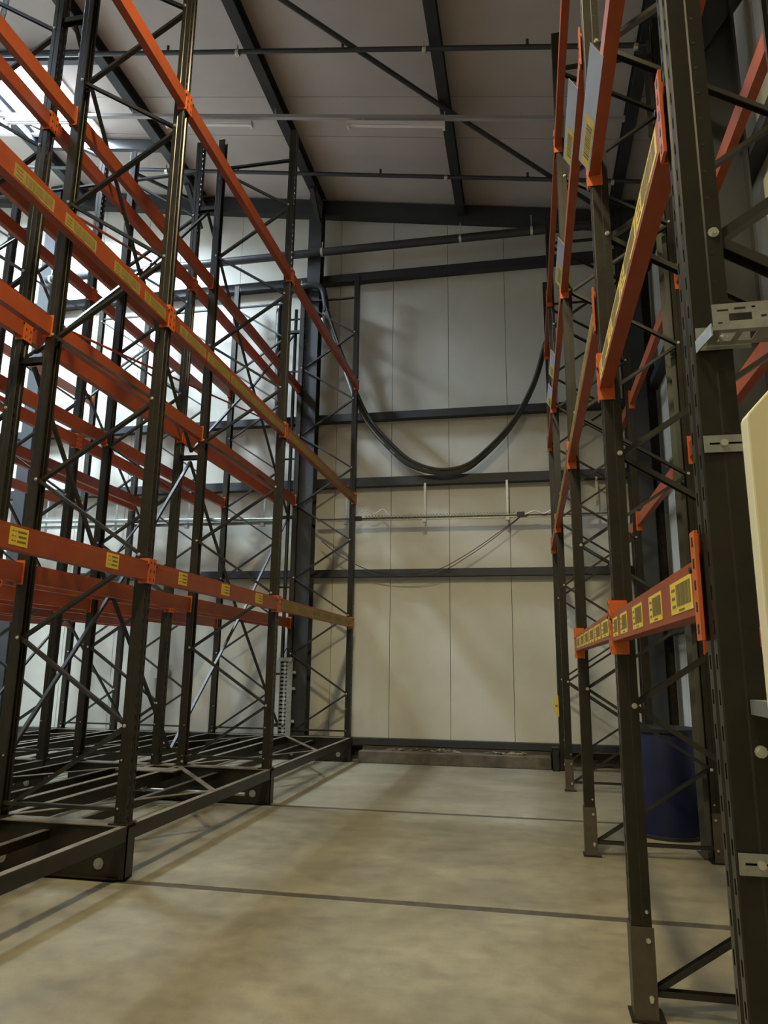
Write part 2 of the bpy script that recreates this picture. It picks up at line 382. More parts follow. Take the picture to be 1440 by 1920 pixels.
def side_holes(h):
    def f():
        mb = MB(); z = 0.10
        while z < h - 0.05:
            for s in (-1, 1):
                mb.prism([(0.0045 * math.cos(a * math.pi / 3), 0.0045 * math.sin(a * math.pi / 3)) for a in range(6)], (0.060, s * 0.0495, z), (0.060, s * 0.0510, z))
            z += 0.075
        return mb.mesh('bolt_holes', BLACK)
    return cached(('holes', round(h, 2)), f)

def frame(name_label, xa, xb, yc, z0, ztop, lo_side, node0, pitch, nearest, group, shoe=None, zig_top=None, bottom_bar=None, plates=True):
    """xa = aisle side outer x, xb = far side outer x; uprights open towards each other"""
    t = thing('upright_frame', name_label, 'rack frame', (xa, yc, z0), group)
    s = 1 if xb > xa else -1
    h = ztop - z0; me = upright_mesh(h); dep = abs(xb - xa)
    put('upright', me, t, (0, 0, 0), 0 if s > 0 else math.pi)
    put('upright', me, t, (s * dep, 0, 0), math.pi if s > 0 else 0)
    if nearest:
        for xx, rz in ((0, 0 if s > 0 else math.pi), (s * dep, math.pi if s > 0 else 0)):
            o = put('bolt_holes', side_holes(h), t, (xx, 0, 0), rz); o['kind'] = 'stuff'
    ia, ib = s * 0.066, s * (dep - 0.066)
    nodes = []; z = node0; sd = lo_side
    while z < ztop - 0.12:
        nodes.append((sd, z - z0)); z += pitch; sd = 1 - sd
    def pt(n): return (ia if n[0] == 0 else ib, 0, n[1])
    sgn = 1
    for a, b in zip(nodes[:-1], nodes[1:]):
        A = Vector(pt(a)); B = Vector(pt(b)); A.y = B.y = 0.012 * sgn; sgn = -sgn
        key = ('br', round((B - A).length, 3), round((B.z - A.z), 3), s * (1 if B.x > A.x else -1), s)
        me2 = cached(key, lambda A=A, B=B: MB().chan((0, 0, 0), tuple(B - A), 0.024, 0.042, 0.003, (0, 1, 0)).mesh('brace', BRACE))
        put('brace', me2, t, A)
    for zz in ([bottom_bar - z0] if bottom_bar else []) + [nodes[-1][1] + 0.06]:
        me2 = cached(('hb', round(dep, 3), s), lambda: MB().chan((ia, 0, 0), (ib, 0, 0), 0.024, 0.042, 0.003, (0, 1, 0)).mesh('cross_bar', BRACE))
        put('cross_bar', me2, t, (0, 0, zz))
    bb = MB()
    for nd in nodes:
        p = pt(nd); bb.cyl((p[0], -0.053, p[2]), (p[0], -0.049, p[2]), 0.013, 10); bb.cyl((p[0], -0.061, p[2]), (p[0], -0.053, p[2]), 0.009, 6)
    for p in ((ia, 0.10), (ib, 0.10), (ia, 0.42), (ib, 0.42)):
        bb.cyl((p[0], -0.056, p[1]), (p[0], -0.049, p[1]), 0.007, 8)
    o = bb.obj('bolts', BOLT, t); o['kind'] = 'stuff'
    if shoe:
        for xx, dr in ((0, s), (s * dep, -s)):
            q = MB()
            xo = xx - dr * 0.006; xi = xx + dr * 0.092
            q.box((min(xo, xo + dr*0.005), -0.056, 0.004), (max(xo, xo + dr*0.005), 0.056, shoe))
            q.box((min(xo, xi), -0.057, 0.004), (max(xo, xi), -0.052, shoe))
            q.box((min(xo, xi), 0.052, 0.004), (max(xo, xi), 0.057, shoe))
            q.obj('foot_guard', SHOE, t)
            b = MB(); xm = xx + dr * 0.066
            for zz in (shoe * 0.25, shoe * 0.86):
                b.cyl((xm, -0.064, zz), (xm, -0.056, zz), 0.010, 10)
            o = b.obj('bolts', BOLT, t); o['kind'] = 'stuff'
    if plates:
        for xx, dr in ((0, s), (s * dep, -s)):
            q = MB().box((min(xx - dr*0.02, xx + dr*0.12), -0.07, -0.002), (max(xx - dr*0.02, xx + dr*0.12), 0.07, 0.005))
            q.obj('base_plate', FRAME, t)
    return t

def label_piece(parent, s, y0, y1, z0, z1, style, face):
    """paper label on the aisle face of a beam; s = side the face looks to"""
    m_ = {'yellow': YELLOW, 'bar': YELLOW, 'ochre': OCHRE, 'long': OCHRE}[style]
    l = MB().box((min(face, face + s*0.0012), y0, z0), (max(face, face + s*0.0012), y1, z1)).obj('label', m_, parent)
    l['label'] = {'yellow': 'yellow paper label with three printed lines', 'bar': 'yellow barcode label', 'ochre': 'ochre barcode label', 'long': 'long ochre barcode label'}[style]
    f2 = face + s * 0.0012; f3 = face + s * 0.0020
    w = y1 - y0; h = z1 - z0; mb = MB()
    def bx(a, b, c, d): mb.box((min(f2, f3), a, c), (max(f2, f3), b, d))
    if style == 'yellow':
        for r in range(3):
            zc = z0 + h * (0.24 + 0.27 * r)
            bx(y0 + w * 0.12, y0 + w * 0.22, zc - h*0.03, zc + h*0.03); bx(y0 + w * 0.28, y0 + w * 0.34, zc - h*0.03, zc + h*0.03)
            bx(y0 + w * (0.42 + 0.06 * (r == 1)), y0 + w * 0.9, zc - h*0.055, zc + h*0.055)
    else:
        a0, a1 = (y0 + w * 0.06, y0 + w * 0.70) if style != 'long' else (y0 + w * 0.27, y0 + w * 0.95)
        y = a0
        while y < a1:
            q = random.choice((0.0035, 0.006, 0.009, 0.005)) * (1 if w < 0.3 else 1.25); bx(y, min(y + q, a1), z0 + h * 0.2, z0 + h * 0.88); y += q + random.choice((0.0025, 0.004, 0.006))
        t0, t1 = (y0 + w * 0.76, y0 + w * 0.92) if style != 'long' else (y0 + w * 0.05, y0 + w * 0.2)
        for r in range(3): bx(t0, t1, z0 + h * (0.2 + 0.26 * r), z0 + h * (0.28 + 0.26 * r))
        bx(y0 + w*0.35, y0 + w*0.6, z0 + h * 0.05, z0 + h * 0.11)
    mb.obj('print', PRINT, l)

def beam(lab, s, xf, ya, yb, zb, h, group, labels=(), style='yellow', tall=0.03, lz=None, plates=()):
    """box beam: aisle face at x = xf looking to side s, between uprights ending at ya and yb"""
    t = thing('load_beam', lab, 'rack beam', (xf, ya, zb), group)
    L = yb - ya; ar = s
    def body():
        mb = MB(); w = 0.060; st = 0.006
        prof = [(0.0, 0.0), (0.0, h * 0.80), (st, h * 0.82), (st, h), (w, h), (w, 0.0)]
        # x = -ar * depth so that the stepped face looks to side ar
        base = 0; k = len(prof)
        for yy in (0.004, L - 0.004):
            for (d, z) in prof: mb.v.append((-ar * d, yy, z))
        for i in range(k):
            j = (i + 1) % k; mb.f.append((i, j, k + j, k + i))
        mb.f.append(tuple(range(k))); mb.f.append(tuple(k + i for i in range(k)))
        return mb.mesh('beam_body', ORANGE)
    put('beam_body', cached(('beam', round(L, 3), h, ar), body), t)
    for end in (0, 1):
        def con(end=end):
            mb = MB(); d = -1 if end == 0 else 1; y = 0 if end == 0 else L
            zt = h + tall; z0 = -tall
            xs = sorted((ar * 0.004, -ar * 0.072)); ya_, yb_ = sorted((y, y - d * 0.004))
            mb.box((xs[0], ya_, z0), (xs[1], yb_, zt))
            xs = sorted((ar * 0.006, ar * 0.002 - ar * 0.004)); ya_, yb_ = sorted((y, y + d * 0.046))
            mb.box((xs[0] , ya_, z0), (xs[1], yb_, zt))
            return mb.mesh('beam_connector', HOOK)
        put('beam_connector', cached(('con', end, round(L, 3), h, ar, tall), con), t)
        def pins(end=end):
            mb = MB(); d = -1 if end == 0 else 1; y = (0 if end == 0 else L) + d * 0.023
            n = max(3, int((h + 2 * tall) / 0.05))
            for k in range(n):
                z = -tall + (k + 0.5) * (h + 2 * tall) / n
                mb.box(tuple(min(p, q) for p, q in zip((ar*0.006, y - 0.006, z - 0.011), (ar*0.0072, y + 0.006, z + 0.011))), tuple(max(p, q) for p, q in zip((ar*0.006, y - 0.006, z - 0.011), (ar*0.0072, y + 0.006, z + 0.011))))
            mb.cyl((ar * 0.004, y - d*0.035, h * 0.80), (ar * 0.010, y - d*0.035, h * 0.80), 0.008, 8)
            return mb.mesh('hooks', BLACK)
        o = put('hooks', cached(('pin', end, round(L, 3), h, ar, tall), pins), t); o['kind'] = 'stuff'
    z0, z1 = lz or (0.018, h * 0.78)
    for (a, b) in labels:
        label_piece(t, ar, a - ya, b - ya, z0, z1, style, 0.0)
    return t

# ------------------------------------------------------------------ left: mobile racking on two carriages
FY = [2.05, 4.90, 7.755, 11.35]
rowname = ['front', 'second', 'third', 'fourth']
ROWS = [(-2.750, -3.82), (-5.09, -4.04), (-5.46, -6.52), (-7.80, -6.75)]   # (outer x, inner x) of each frame row
posn = ['beside the photographer', 'nearest to the photographer', 'in the middle', 'at the back wall']
rowtxt = ['first row from the aisle on the left', 'second row from the aisle on the left', 'third row from the aisle on the left', 'fourth row from the aisle on the left']
ZB, ZT = 0.362, 8.215
for r, (xo, xi) in enumerate(ROWS):
    for k, y in enumerate(FY):
        if k == 0 and r > 1: continue
        frame('tall dark upright frame %s, %s' % (posn[k], rowtxt[r]), xo, xi, y, ZB, ZT, 1 if r % 2 == 0 else 0, 0.40, 0.612, r == 0 and k == 1, 'upright frames of the left racking', bottom_bar=0.45)
levels = [(2.042, 0.142, 'lowest'), (4.075, 0.148, 'middle'), (6.080, 0.142, 'highest')]
bayn = ['near bay', 'middle bay', 'far bay']
facen = [('aisle face of the first row', 0, 0), ('rear face of the first row', 0, 1), ('near face of the second row', 1, 1), ('far face of the second row', 1, 0),
         ('near face of the third row', 2, 0), ('far face of the third row', 2, 1), ('near face of the fourth row', 3, 1), ('far face of the fourth row', 3, 0)]
for (fn, r, which) in facen:
    xo = ROWS[r][which]; other = ROWS[r][1 - which]; s = 1 if xo > other else -1
    xf = xo + s * 0.012
    if r == 0 and which == 0: xf = -2.730
    for b in range(3):
        if b == 0 and r > 0 and not (r == 1 and which == 1): continue
        ya, yb = FY[b] + 0.05, FY[b+1] - 0.05
        for li, (zb, h, ln) in enumerate(levels):
            labs = []; st = 'yellow'; lz = None
            if r == 0 and which == 0 and li == 0:
                labs = [[(3.37, 3.52), (4.30, 4.45)], [(5.33, 5.48), (6.17, 6.35), (7.02, 7.22)], [(7.86 + 0.575*i, 8.41 + 0.575*i) for i in range(6)]][b]; st = 'yellow'
                lz = (0.025, 0.125) if b < 2 else (0.018, 0.11)
                if b == 2: st = 'ochre'
            elif r == 0 and which == 0 and li == 1:
                labs = [[(2.35, 2.7), (3.06, 3.41), (3.52, 3.85), (4.07, 4.41), (4.48, 4.80)], [(5.05 + 0.53*i, 5.54 + 0.53*i) for i in range(5)], [(7.86 + 0.58*i, 8.41 + 0.58*i) for i in range(6)]][b]; st = 'long'; lz = (0.012, 0.098)
            dz = {(0, 1): 0.0, (1, 1): 0.0}.get((r, which), 0.0)
            xtra = ' with %s labels' % ('yellow' if st == 'yellow' else 'ochre') if labs else ''
            beam('orange rack beam%s, %s level, %s, %s' % (xtra, ln, bayn[b], fn), s, xf, ya, yb, zb + dz, h, 'orange beams of the left racking', labs, st, 0.022, lz)

# spacers between back-to-back frames and spine bracing
for ci, (xa, xb) in enumerate(((-3.82, -4.04), (-6.52, -6.75))):
    cn = ('first', 'second')[ci]
    for k in (1, 2, 3):
        for z, zn in ((0.51, 'low'), (3.87, 'middle'), (7.23, 'top')):
            t = thing('row_spacer', 'short dark %s spacer joining the back-to-back frames %s, %s carriage' % (zn, posn[k], cn), 'spacer', (xa, FY[k], z), 'spacers between back-to-back frames')
            MB().chan((0.0, 0, 0), (xb - xa, 0, 0), 0.05, 0.06, 0.005, (0, 1, 0)).obj('channel', FRAME, t)
            MB().box((-0.002, -0.035, -0.045), (0.004, 0.035, 0.045)).obj('end_plate', FRAME, t)
            MB().box((xb - xa - 0.004, -0.035, -0.045), (xb - xa + 0.002, 0.035, 0.045)).obj('end_plate', FRAME, t)
    xm = (xa + xb) / 2
    for b in (1, 2):
        ym = (FY[b] + FY[b+1]) / 2
        for (za, zh, zc, zn) in ((0.50, 2.08, 3.82, 'lower'), (3.95, 5.50, 7.18, 'upper')):
            t = thing('spine_brace', 'dark X-shaped spine brace, %s tier, %s of the %s carriage' % (zn, bayn[b], cn), 'brace', (xm, ym, zh), 'spine braces behind the racks')
            for zz in (za, zc):
                for d in (FY[b] - ym, FY[b+1] - ym):
                    MB().bar((0, 0.02 if d > 0 else -0.02, 0), (0, d, zz - zh), 0.028, 0.030, (1, 0, 0)).obj('brace_arm', BRACE, t)
            MB().bar((0, -0.06, 0.0), (0, 0.06, 0.0), 0.008, 0.09).obj('apex_plate', BRACE, t)
t = thing('tie_rail', 'dark perforated tie rail along the top between the back-to-back rows', 'rail', (-3.93, 4.9, 8.02))
mb = MB(); yy = 0.0
while yy < 6.4:
    mb.box((-0.02, yy, -0.02), (0.02, yy + 0.055, 0.02)); mb.box((-0.02, yy + 0.055, -0.02), (-0.008, yy + 0.08, 0.02)); yy += 0.08
mb.obj('rail_body', FRAME, t)
for (p, q, lab) in (((4.9, 4.29), (11.3, 5.42), 'thin red tie rod rising through the middle of the left racking'), ((4.9, 5.38), (7.7, 6.08), 'thin red tie rod high in the middle bay of the left racking')):
    t = thing('tie_rod', lab, 'rod', (-3.985, p[0], p[1]))
    MB().cyl((0, 0, 0), (0, q[0]-p[0], q[1]-p[1]), 0.013, 8).obj('rod', ORANGE, t, True)
    MB().cyl((0, (q[0]-p[0])*0.48, (q[1]-p[1])*0.48), (0, (q[0]-p[0])*0.52, (q[1]-p[1])*0.52), 0.020, 8).obj('turnbuckle', HOOK, t, True)

# carriages
for ci, (xo, xi) in enumerate(((-2.724, -5.12), (-5.43, -7.83))):
    cn = ('first', 'second')[ci]
    t = thing('rack_carriage', 'dark wheeled base carriage under the %s' % ('two left rack rows next to the aisle' if ci == 0 else 'two left rack rows farther from the aisle'), 'rack base', (xo, 4.9, 0), 'wheeled carriages of the left racking')
    w = xi - xo
    ys = [y - 4.9 for y in FY]
    for k, y in enumerate(ys):
        MB().chan((0, y, 0.18), (w, y, 0.18), 0.10, 0.335, 0.008, (0, 0, 1)).obj('cross_beam', FRAME, t)
        MB().box((w - 0.0, y - 0.05, 0.012), (w + 0.008, y + 0.05, 0.347)).obj('end_plate', FRAME, t)
        MB().box((-0.008, y - 0.05, 0.012), (0.0, y + 0.05, 0.347)).obj('end_plate', FRAME, t)
        MB().box((w + 0.05, y - 0.072, 0.012), (-0.05, y - 0.048, 0.024)).obj('wheel_skirt', FRAME, t)
        for xx in (-0.197, -0.95, -1.45, w + 0.197):
            c = MB(); c.cyl((xx, y - 0.060, 0.105), (xx, y - 0.051, 0.105), 0.036, 20); c.cyl((xx, y - 0.066, 0.105), (xx, y - 0.060, 0.105), 0.018, 12)
            c.obj('axle_cap', GALV, t, True)
            MB().cyl((xx, y - 0.028, 0.077), (xx, y + 0.032, 0.077), 0.076, 24).obj('wheel', GALV, t, True)
    for (xx, zt, hh, ww) in ((-0.03, 0.352, 0.095, 0.05), (-1.06, 0.352, 0.10, 0.06), (-1.36, 0.352, 0.10, 0.06), (w + 0.03, 0.352, 0.095, 0.05), (-0.62, 0.30, 0.06, 0.05), (-1.85, 0.30, 0.06, 0.05)):
        for k in range(3):
            MB().bar((xx, ys[k] + 0.055, zt - hh/2), (xx, ys[k+1] - 0.055, zt - hh/2), ww, hh).obj('side_rail', FRAME, t)
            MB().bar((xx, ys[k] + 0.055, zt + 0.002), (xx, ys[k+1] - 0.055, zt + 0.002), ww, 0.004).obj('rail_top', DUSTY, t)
    for k in range(3):
        ym = (ys[k] + ys[k+1]) / 2
        for (xa_, xb_, ya_, yb_) in ((-0.04, -1.03, ym, ys[k+1] - 0.1), (-0.04, -1.03, ym, ys[k] + 0.1), (w + 0.04, -1.4, ym, ys[k+1] - 0.1), (w + 0.04, -1.4, ym, ys[k] + 0.1)):
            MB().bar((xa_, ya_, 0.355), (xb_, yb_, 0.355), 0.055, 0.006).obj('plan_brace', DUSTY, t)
    # plates over the cross beams
    for y in ys:
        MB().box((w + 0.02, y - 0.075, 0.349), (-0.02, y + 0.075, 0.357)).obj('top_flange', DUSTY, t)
    # drive unit
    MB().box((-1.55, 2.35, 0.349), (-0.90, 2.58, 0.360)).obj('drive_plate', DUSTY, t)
    MB().cyl((-1.85, 2.0, 0.16), (-1.85, 2.42, 0.16), 0.085, 20).obj('drive_motor', MOTOR, t, True)
    MB().box((-1.62, 2.42, 0.07), (-1.40, 2.52, 0.30)).obj('drive_box', GALV, t)
    MB().cyl((-0.2, 2.60, 0.13), (w + 0.3, 2.60, 0.13), 0.018, 10).obj('drive_shaft', GALV, t, True)

# ------------------------------------------------------------------ right: fixed racking
RY = [1.74, 3.61, 6.38, 9.50, 11.30]
rn = ['the very close one at the right edge', 'second from the camera', 'third from the camera beside the blue drum', 'fourth from the camera', 'last one standing on the black plinth']
RX, RXB, RT = 0.401, 1.445, 7.73
for k, y in enumerate(RY):
    z0 = 0.006 if k < 4 else 0.0
    frame('dark upright frame of the right racking, ' + rn[k], RX, RXB, y, 0.006, RT, 0, 0.085, 0.60, k < 3, 'upright frames of the right racking', shoe=0.36 if k < 4 else None, bottom_bar=0.10)
t = thing('steel_post', 'grey steel channel post right behind the third right frame, beside the blue drum', 'post', (1.33, 6.46, 0))
MB().prism([(-0.030, -0.12), (0.030, -0.12), (0.030, -0.114), (-0.024, -0.114), (-0.024, 0.114), (0.030, 0.114), (0.030, 0.12), (-0.030, 0.12)], (0.031, 0.12, 0.004), (0.031, 0.12, 7.6), (0, 1, 0)).obj('post_channel', POST, t)
MB().box((-0.03, -0.02, 0.0), (0.065, 0.26, 0.006)).obj('base_plate', SHOE, t)
t = thing('plinth_box', 'black steel plinth box wrapped round the last right rack upright', 'plinth', (0.292, 11.16, 0))
q = MB(); q.box((0, 0, 0), (0.008, 0.085, 0.315)); q.box((0.0, 0, 0), (0.09, 0.008, 0.315)); q.box((0, 0.0, 0), (0.095, 0.27, 0.006)); q.box((0, 0.262, 0), (0.09, 0.27, 0.315)); q.box((0.086, 0, 0), (0.094, 0.27, 0.315)); q.box((0.0, 0.085, 0), (0.008, 0.262, 0.315))
q.obj('plinth_shell', BLACK, t)
MB().box((0.0, 0, 0.305), (0.094, 0.27, 0.317)).obj('plinth_cap', BLACK, t)
bays = [(0, 1, [(1.575, 'lowest', [(1.83, 2.10), (2.24, 2.47), (2.62, 2.86), (3.02, 3.24), (3.34, 3.52)], 'bar'), (2.825, 'second', [(1.85, 2.24), (2.26, 2.66), (2.68, 3.08), (3.10, 3.50)], 'bar'), (4.035, 'third', [], ''), (5.445, 'top', [], '')]),
        (1, 2, [(1.59, 'lowest', [(3.72 + 0.42*i, 4.06 + 0.42*i) for i in range(6)], 'bar'), (3.225, 'second', [(3.72 + 0.64*i, 4.33 + 0.64*i) for i in range(4)], 'long'), (4.86, 'third', [], ''), (6.41, 'top', [], '')]),
        (2, 3, [(3.225, 'second', [(6.6 + 0.68*i, 7.15 + 0.68*i) for i in range(4)], 'long'), (4.86, 'third', [], ''), (6.41, 'top', [], '')]),
        (3, 4, [(3.225, 'second', [], ''), (4.86, 'third', [], ''), (6.41, 'top', [], '')])]
bn = ['first bay', 'second bay', 'third bay', 'last bay']
for b, (i, j, lv) in enumerate(bays):
    ya, yb = RY[i] + 0.05, RY[j] - 0.05
    for (zb, ln, labs, st) in lv:
        xtra = (' with yellow labels' if st == 'bar' else ' with ochre labels') if labs else ''
        beam('orange beam%s, %s level, aisle side, %s of right racking' % (xtra, ln, bn[b]), -1, RX - 0.014, ya, yb, zb, 0.13, 'orange beams of the right racking', labs, st or 'bar', 0.06)
        beam('orange beam, %s level, wall side, %s of right racking' % (ln, bn[b]), 1, RXB + 0.014, ya, yb, zb, 0.13, 'orange beams of the right racking', (), 'bar', 0.06)
# tilted sign plates hung from the beams
sp = [(1.85, 2.36, 4.00, 'on the first bay, cut by the top edge'), (2.70, 3.44, 4.00, 'on the first bay, largest in view'), (3.80, 4.50, 4.83, 'on second bay, nearer plate'), (5.45, 6.15, 4.83, 'on second bay, farther plate'), (7.6, 8.3, 4.83, 'on third bay, nearer plate'), (8.6, 9.3, 4.83, 'on third bay, farther plate')]
for (a, b, z, txt) in sp:
    t = thing('location_sign', 'slanted grey sign with yellow label, high %s' % txt, 'sign', (RX - 0.02, a, z - 0.025), 'slanted sign plates of the right racking')
    d = Vector((-0.050, 0, 0.080)); nrm = Vector((0.080, 0, 0.050)).normalized()
    def quad(y0, y1, u0, u1, off, th, nm, m_, par):
        mb = MB()
        for o_ in (off, off + th):
            for (yy, uu) in ((y0, u0), (y1, u0), (y1, u1), (y0, u1)):
                p = d * uu - nrm * o_; mb.v.append((p.x, yy, p.z))
        mb.f = [(0, 1, 2, 3), (4, 7, 6, 5), (0, 4, 5, 1), (1, 5, 6, 2), (2, 6, 7, 3), (3, 7, 4, 0)]
        return mb.obj(nm, m_, par)
    L = b - a
    quad(0, L, 0, 1, 0, 0.002, 'plate', PLATEM, t)
    l = quad(L * 0.52, L * 0.98, 0.06, 0.74, 0.002, 0.001, 'label', YELLOW, t)
    mb = MB(); y = L * 0.60
    while y < L * 0.90:
        q = random.choice((0.006, 0.010, 0.014)); 
        n0 = len(mb.v)
        for o_ in (0.003, 0.0036):
            for (yy, uu) in ((y, 0.16), (y + q, 0.16), (y + q, 0.62), (y, 0.62)):
                p = d * uu - nrm * o_; mb.v.append((p.x, yy, p.z))
        mb.f += [tuple(n0 + w_ for w_ in f_) for f_ in ((0, 1, 2, 3), (4, 7, 6, 5), (0, 4, 5, 1), (1, 5, 6, 2), (2, 6, 7, 3), (3, 7, 4, 0))]; y += q + 0.007
    mb.obj('print', PRINT, l)
t = thing('yellow_tag', 'small yellow tag hanging on the last right rack upright', 'tag', (0.398, 11.235, 0.75))
mb = MB(); mb.v = [(0.012, 0, 0), (-0.035, 0, 0.03), (-0.060, 0, 0.13), (-0.050, 0, 0.24), (-0.020, 0, 0.31), (0.012, 0, 0.30)]
mb.v += [(a, 0.003, c) for a, b, c in mb.v]; mb.f = [(0, 1, 2, 3, 4, 5), (11, 10, 9, 8, 7, 6)] + [(i, (i+1) % 6, 6 + (i+1) % 6, 6 + i) for i in range(6)]
mb.obj('tag_plate', YELLOW, t)
MB().box((-0.035, -0.0006, 0.14), (-0.005, 0.0, 0.17)).obj('print', PRINT, t)
MB().box((0.0, 0.003, 0.10), (0.012, 0.012, 0.20)).obj('tag_clip', GALV, t)

# cream board and its brackets on the nearest right upright
def slotted(nm_label, x0, x1, y, z0, z1, slots, lip=None):
    t = thing('mounting_bracket', nm_label, 'bracket', (x0, y, z0), None)
    W_, H_ = x1 - x0, z1 - z0
    xs = sorted({0, W_} | {v for s in slots for v in (s[0], s[1])}); zs = sorted({0, H_} | {v for s in slots for v in (s[2], s[3])})
    mb = MB()
    for i in range(len(xs)-1):
        for j in range(len(zs)-1):
            cx, cz = (xs[i]+xs[i+1])/2, (zs[j]+zs[j+1])/2
            if any(s[0] < cx < s[1] and s[2] < cz < s[3] for s in slots): continue
            mb.box((xs[i], 0, zs[j]), (xs[i+1], 0.0025, zs[j+1]))
    mb.obj('slotted_face', GALV, t)
    return t
t = slotted('short galvanised slotted bracket holding the cream board near its top', 0.405, 0.62, 1.684, 1.932, 1.972, [(0.012, 0.034, 0.018, 0.023), (0.050, 0.2, 0.018, 0.023)])
MB().cyl((0.042, -0.008, 0.0205), (0.042, 0.0, 0.0205), 0.008, 14).obj('bolt', BOLT, t, True)
t = slotted('short galvanised slotted bracket low on the nearest right upright', 0.405, 0.62, 1.684, 1.046, 1.088, [(0.012, 0.034, 0.019, 0.024), (0.050, 0.2, 0.019, 0.024)])
MB().cyl((0.042, -0.008, 0.0215), (0.042, 0.0, 0.0215), 0.008, 14).obj('bolt', BOLT, t, True)
t = slotted('perforated galvanised cantilever bracket above the cream board', 0.425, 0.86, 1.60, 2.192, 2.252, [(0.010, 0.034, 0.042, 0.047), (0.046, 0.070, 0.044, 0.050), (0.082, 0.090, 0.046, 0.051), (0.034, 0.082, 0.018, 0.036), (0.010, 0.020, 0.012, 0.017), (0.100, 0.112, 0.022, 0.028), (0.14, 0.17, 0.03, 0.037), (0.2, 0.23, 0.03, 0.037)])
mb = MB()
for (a, b, c, d_) in ((0, 0.435, 0.0, 0.018), (0, 0.435, 0.062, 0.082), (0, 0.02, 0.018, 0.062), (0.05, 0.065, 0.018, 0.062), (0.095, 0.435, 0.018, 0.062)):
    mb.box((a - 0.0, c, -0.0025), (b, d_, 0.0))
mb.obj('bottom_flange', GALV, t)
MB().box((-0.018, 0.084, -0.012), (0.10, 0.087, 0.045)).obj('back_flange', GALV, t)
mb = MB(); mb.bar((-0.004, 0.0, 0.0), (-0.02, 0.082, -0.004), 0.003, 0.03); mb.obj('end_gusset', GALV, t)
MB().cyl((0.03, 0.04, -0.016), (0.03, 0.04, 0.0), 0.010, 12).obj('bolt', BOLT, t, True)
t = thing('cream_board', 'cream enamelled board with clipped corner fixed beside the nearest right upright', 'board', (0.432, 1.455, 1.16))
mb = MB(); pr = [(0, 0), (0.55, 0), (0.55, 0.92), (0.11, 0.92), (0.07, 0.857), (0.004, 0.785), (0, 0.775)]
k = len(pr)
for yy in (0.0, 0.045):
    mb.v += [(p[0], yy, p[1]) for p in pr]
for i in range(k):
    j = (i+1) % k; mb.f.append((i, j, k+j, k+i))
mb.f.append(tuple(range(k))); mb.f.append(tuple(k+i for i in reversed(range(k))))
o = mb.obj('board_body', CREAM, t)
bv = o.modifiers.new('bevel', 'BEVEL'); bv.width = 0.004; bv.segments = 2
MB().box((0.02, 0.045, 0.2), (0.05, 0.225, 0.23)).obj('stand_off', GALV, t)

# blue drum inside the right rack
t = thing('plastic_drum', 'blue plastic drum with black rim standing inside the right racking', 'drum', (1.20, 7.30, 0))
R = 0.29
MB().lathe([(0.02, 0.0), (R-0.03, 0.0), (R-0.008, 0.012), (R, 0.04), (R+0.002, 0.3), (R+0.003, 0.45), (R+0.002, 0.6), (R, 0.86), (R-0.012, 0.90), (R-0.012, 0.905), (0.02, 0.905)], n=48).obj('drum_body', BLUE, t, True)
MB().lathe([(R-0.004, 0.895), (R+0.012, 0.895), (R+0.014, 0.925), (R-0.008, 0.93), (R-0.03, 0.915), (0.01, 0.912)], n=48).obj('drum_lid', BLACK, t, True)
MB().lathe([(R+0.001, 0.0), (R+0.006, 0.004), (R+0.006, 0.03), (R+0.001, 0.034)], n=48).obj('base_rim', BLACK, t, True)

# ------------------------------------------------------------------ things on the back wall
t = thing('service_pipe', 'thick dark pipe running high across the back wall', 'pipe', (0, 11.27, 8.71))
MB().cyl((-9.0, 0, 0), (1.55, 0, 0), 0.072, 20).obj('pipe_run', PIPEM, t, True)
for xx in (-8.9, -6.2, -3.44, -0.96, 0.25):
    mb = MB(); mb.cyl((xx - 0.02, 0, 0), (xx + 0.02, 0, 0), 0.080, 20); mb.cyl((xx, 0, 0.07), (xx, 0, 0.30 if xx > -3 else 0.2), 0.008, 6); mb.obj('pipe_clip', BOLT, t)
# power hose: rises beside the column, bends over, sags across the aisle
def spline(pts, n=14):
    out = []
    P = [Vector(pts[0])] + [Vector(p) for p in pts] + [Vector(pts[-1])]
    for i in range(1, len(P) - 2):
        for k in range(n):
            t_ = k / n; a, b, c, d_ = P[i-1], P[i], P[i+1], P[i+2]
            out.append(0.5 * ((2*b) + (c-a)*t_ + (2*a-5*b+4*c-d_)*t_*t_ + (3*b-a-3*c+d_)*t_**3))
    out.append(P[-2]); return out
t = thing('power_hose', 'dark flexible hose rising beside the column and sagging across the aisle', 'hose', (0, 11.46, 0))
rise = [(-4.16, 0, 4.90), (-4.23, 0, 6.2), (-4.27, 0, 7.5), (-4.24, 0, 7.85), (-4.13, -0.02, 8.02), (-3.93, -0.12, 8.07), (-3.74, -0.20, 8.07), (-3.52, -0.20, 8.05), (-3.40, -0.17, 7.95), (-3.35, -0.1, 7.6)]
MB().tube(spline(rise), 0.058, 12).obj('conduit_bend', PIPEM, t, True)
sag = [(-3.35, -0.1, 7.6), (-3.14, 0, 6.87), (-2.66, 0, 5.62), (-2.1, 0, 4.91), (-1.74, 0, 4.65), (-1.34, 0, 4.55), (-0.95, 0, 4.61), (-0.62, 0, 4.83), (-0.16, 0, 5.32), (0.2, 0, 5.98), (0.42, 0, 6.69)]
sp_ = spline(sag)
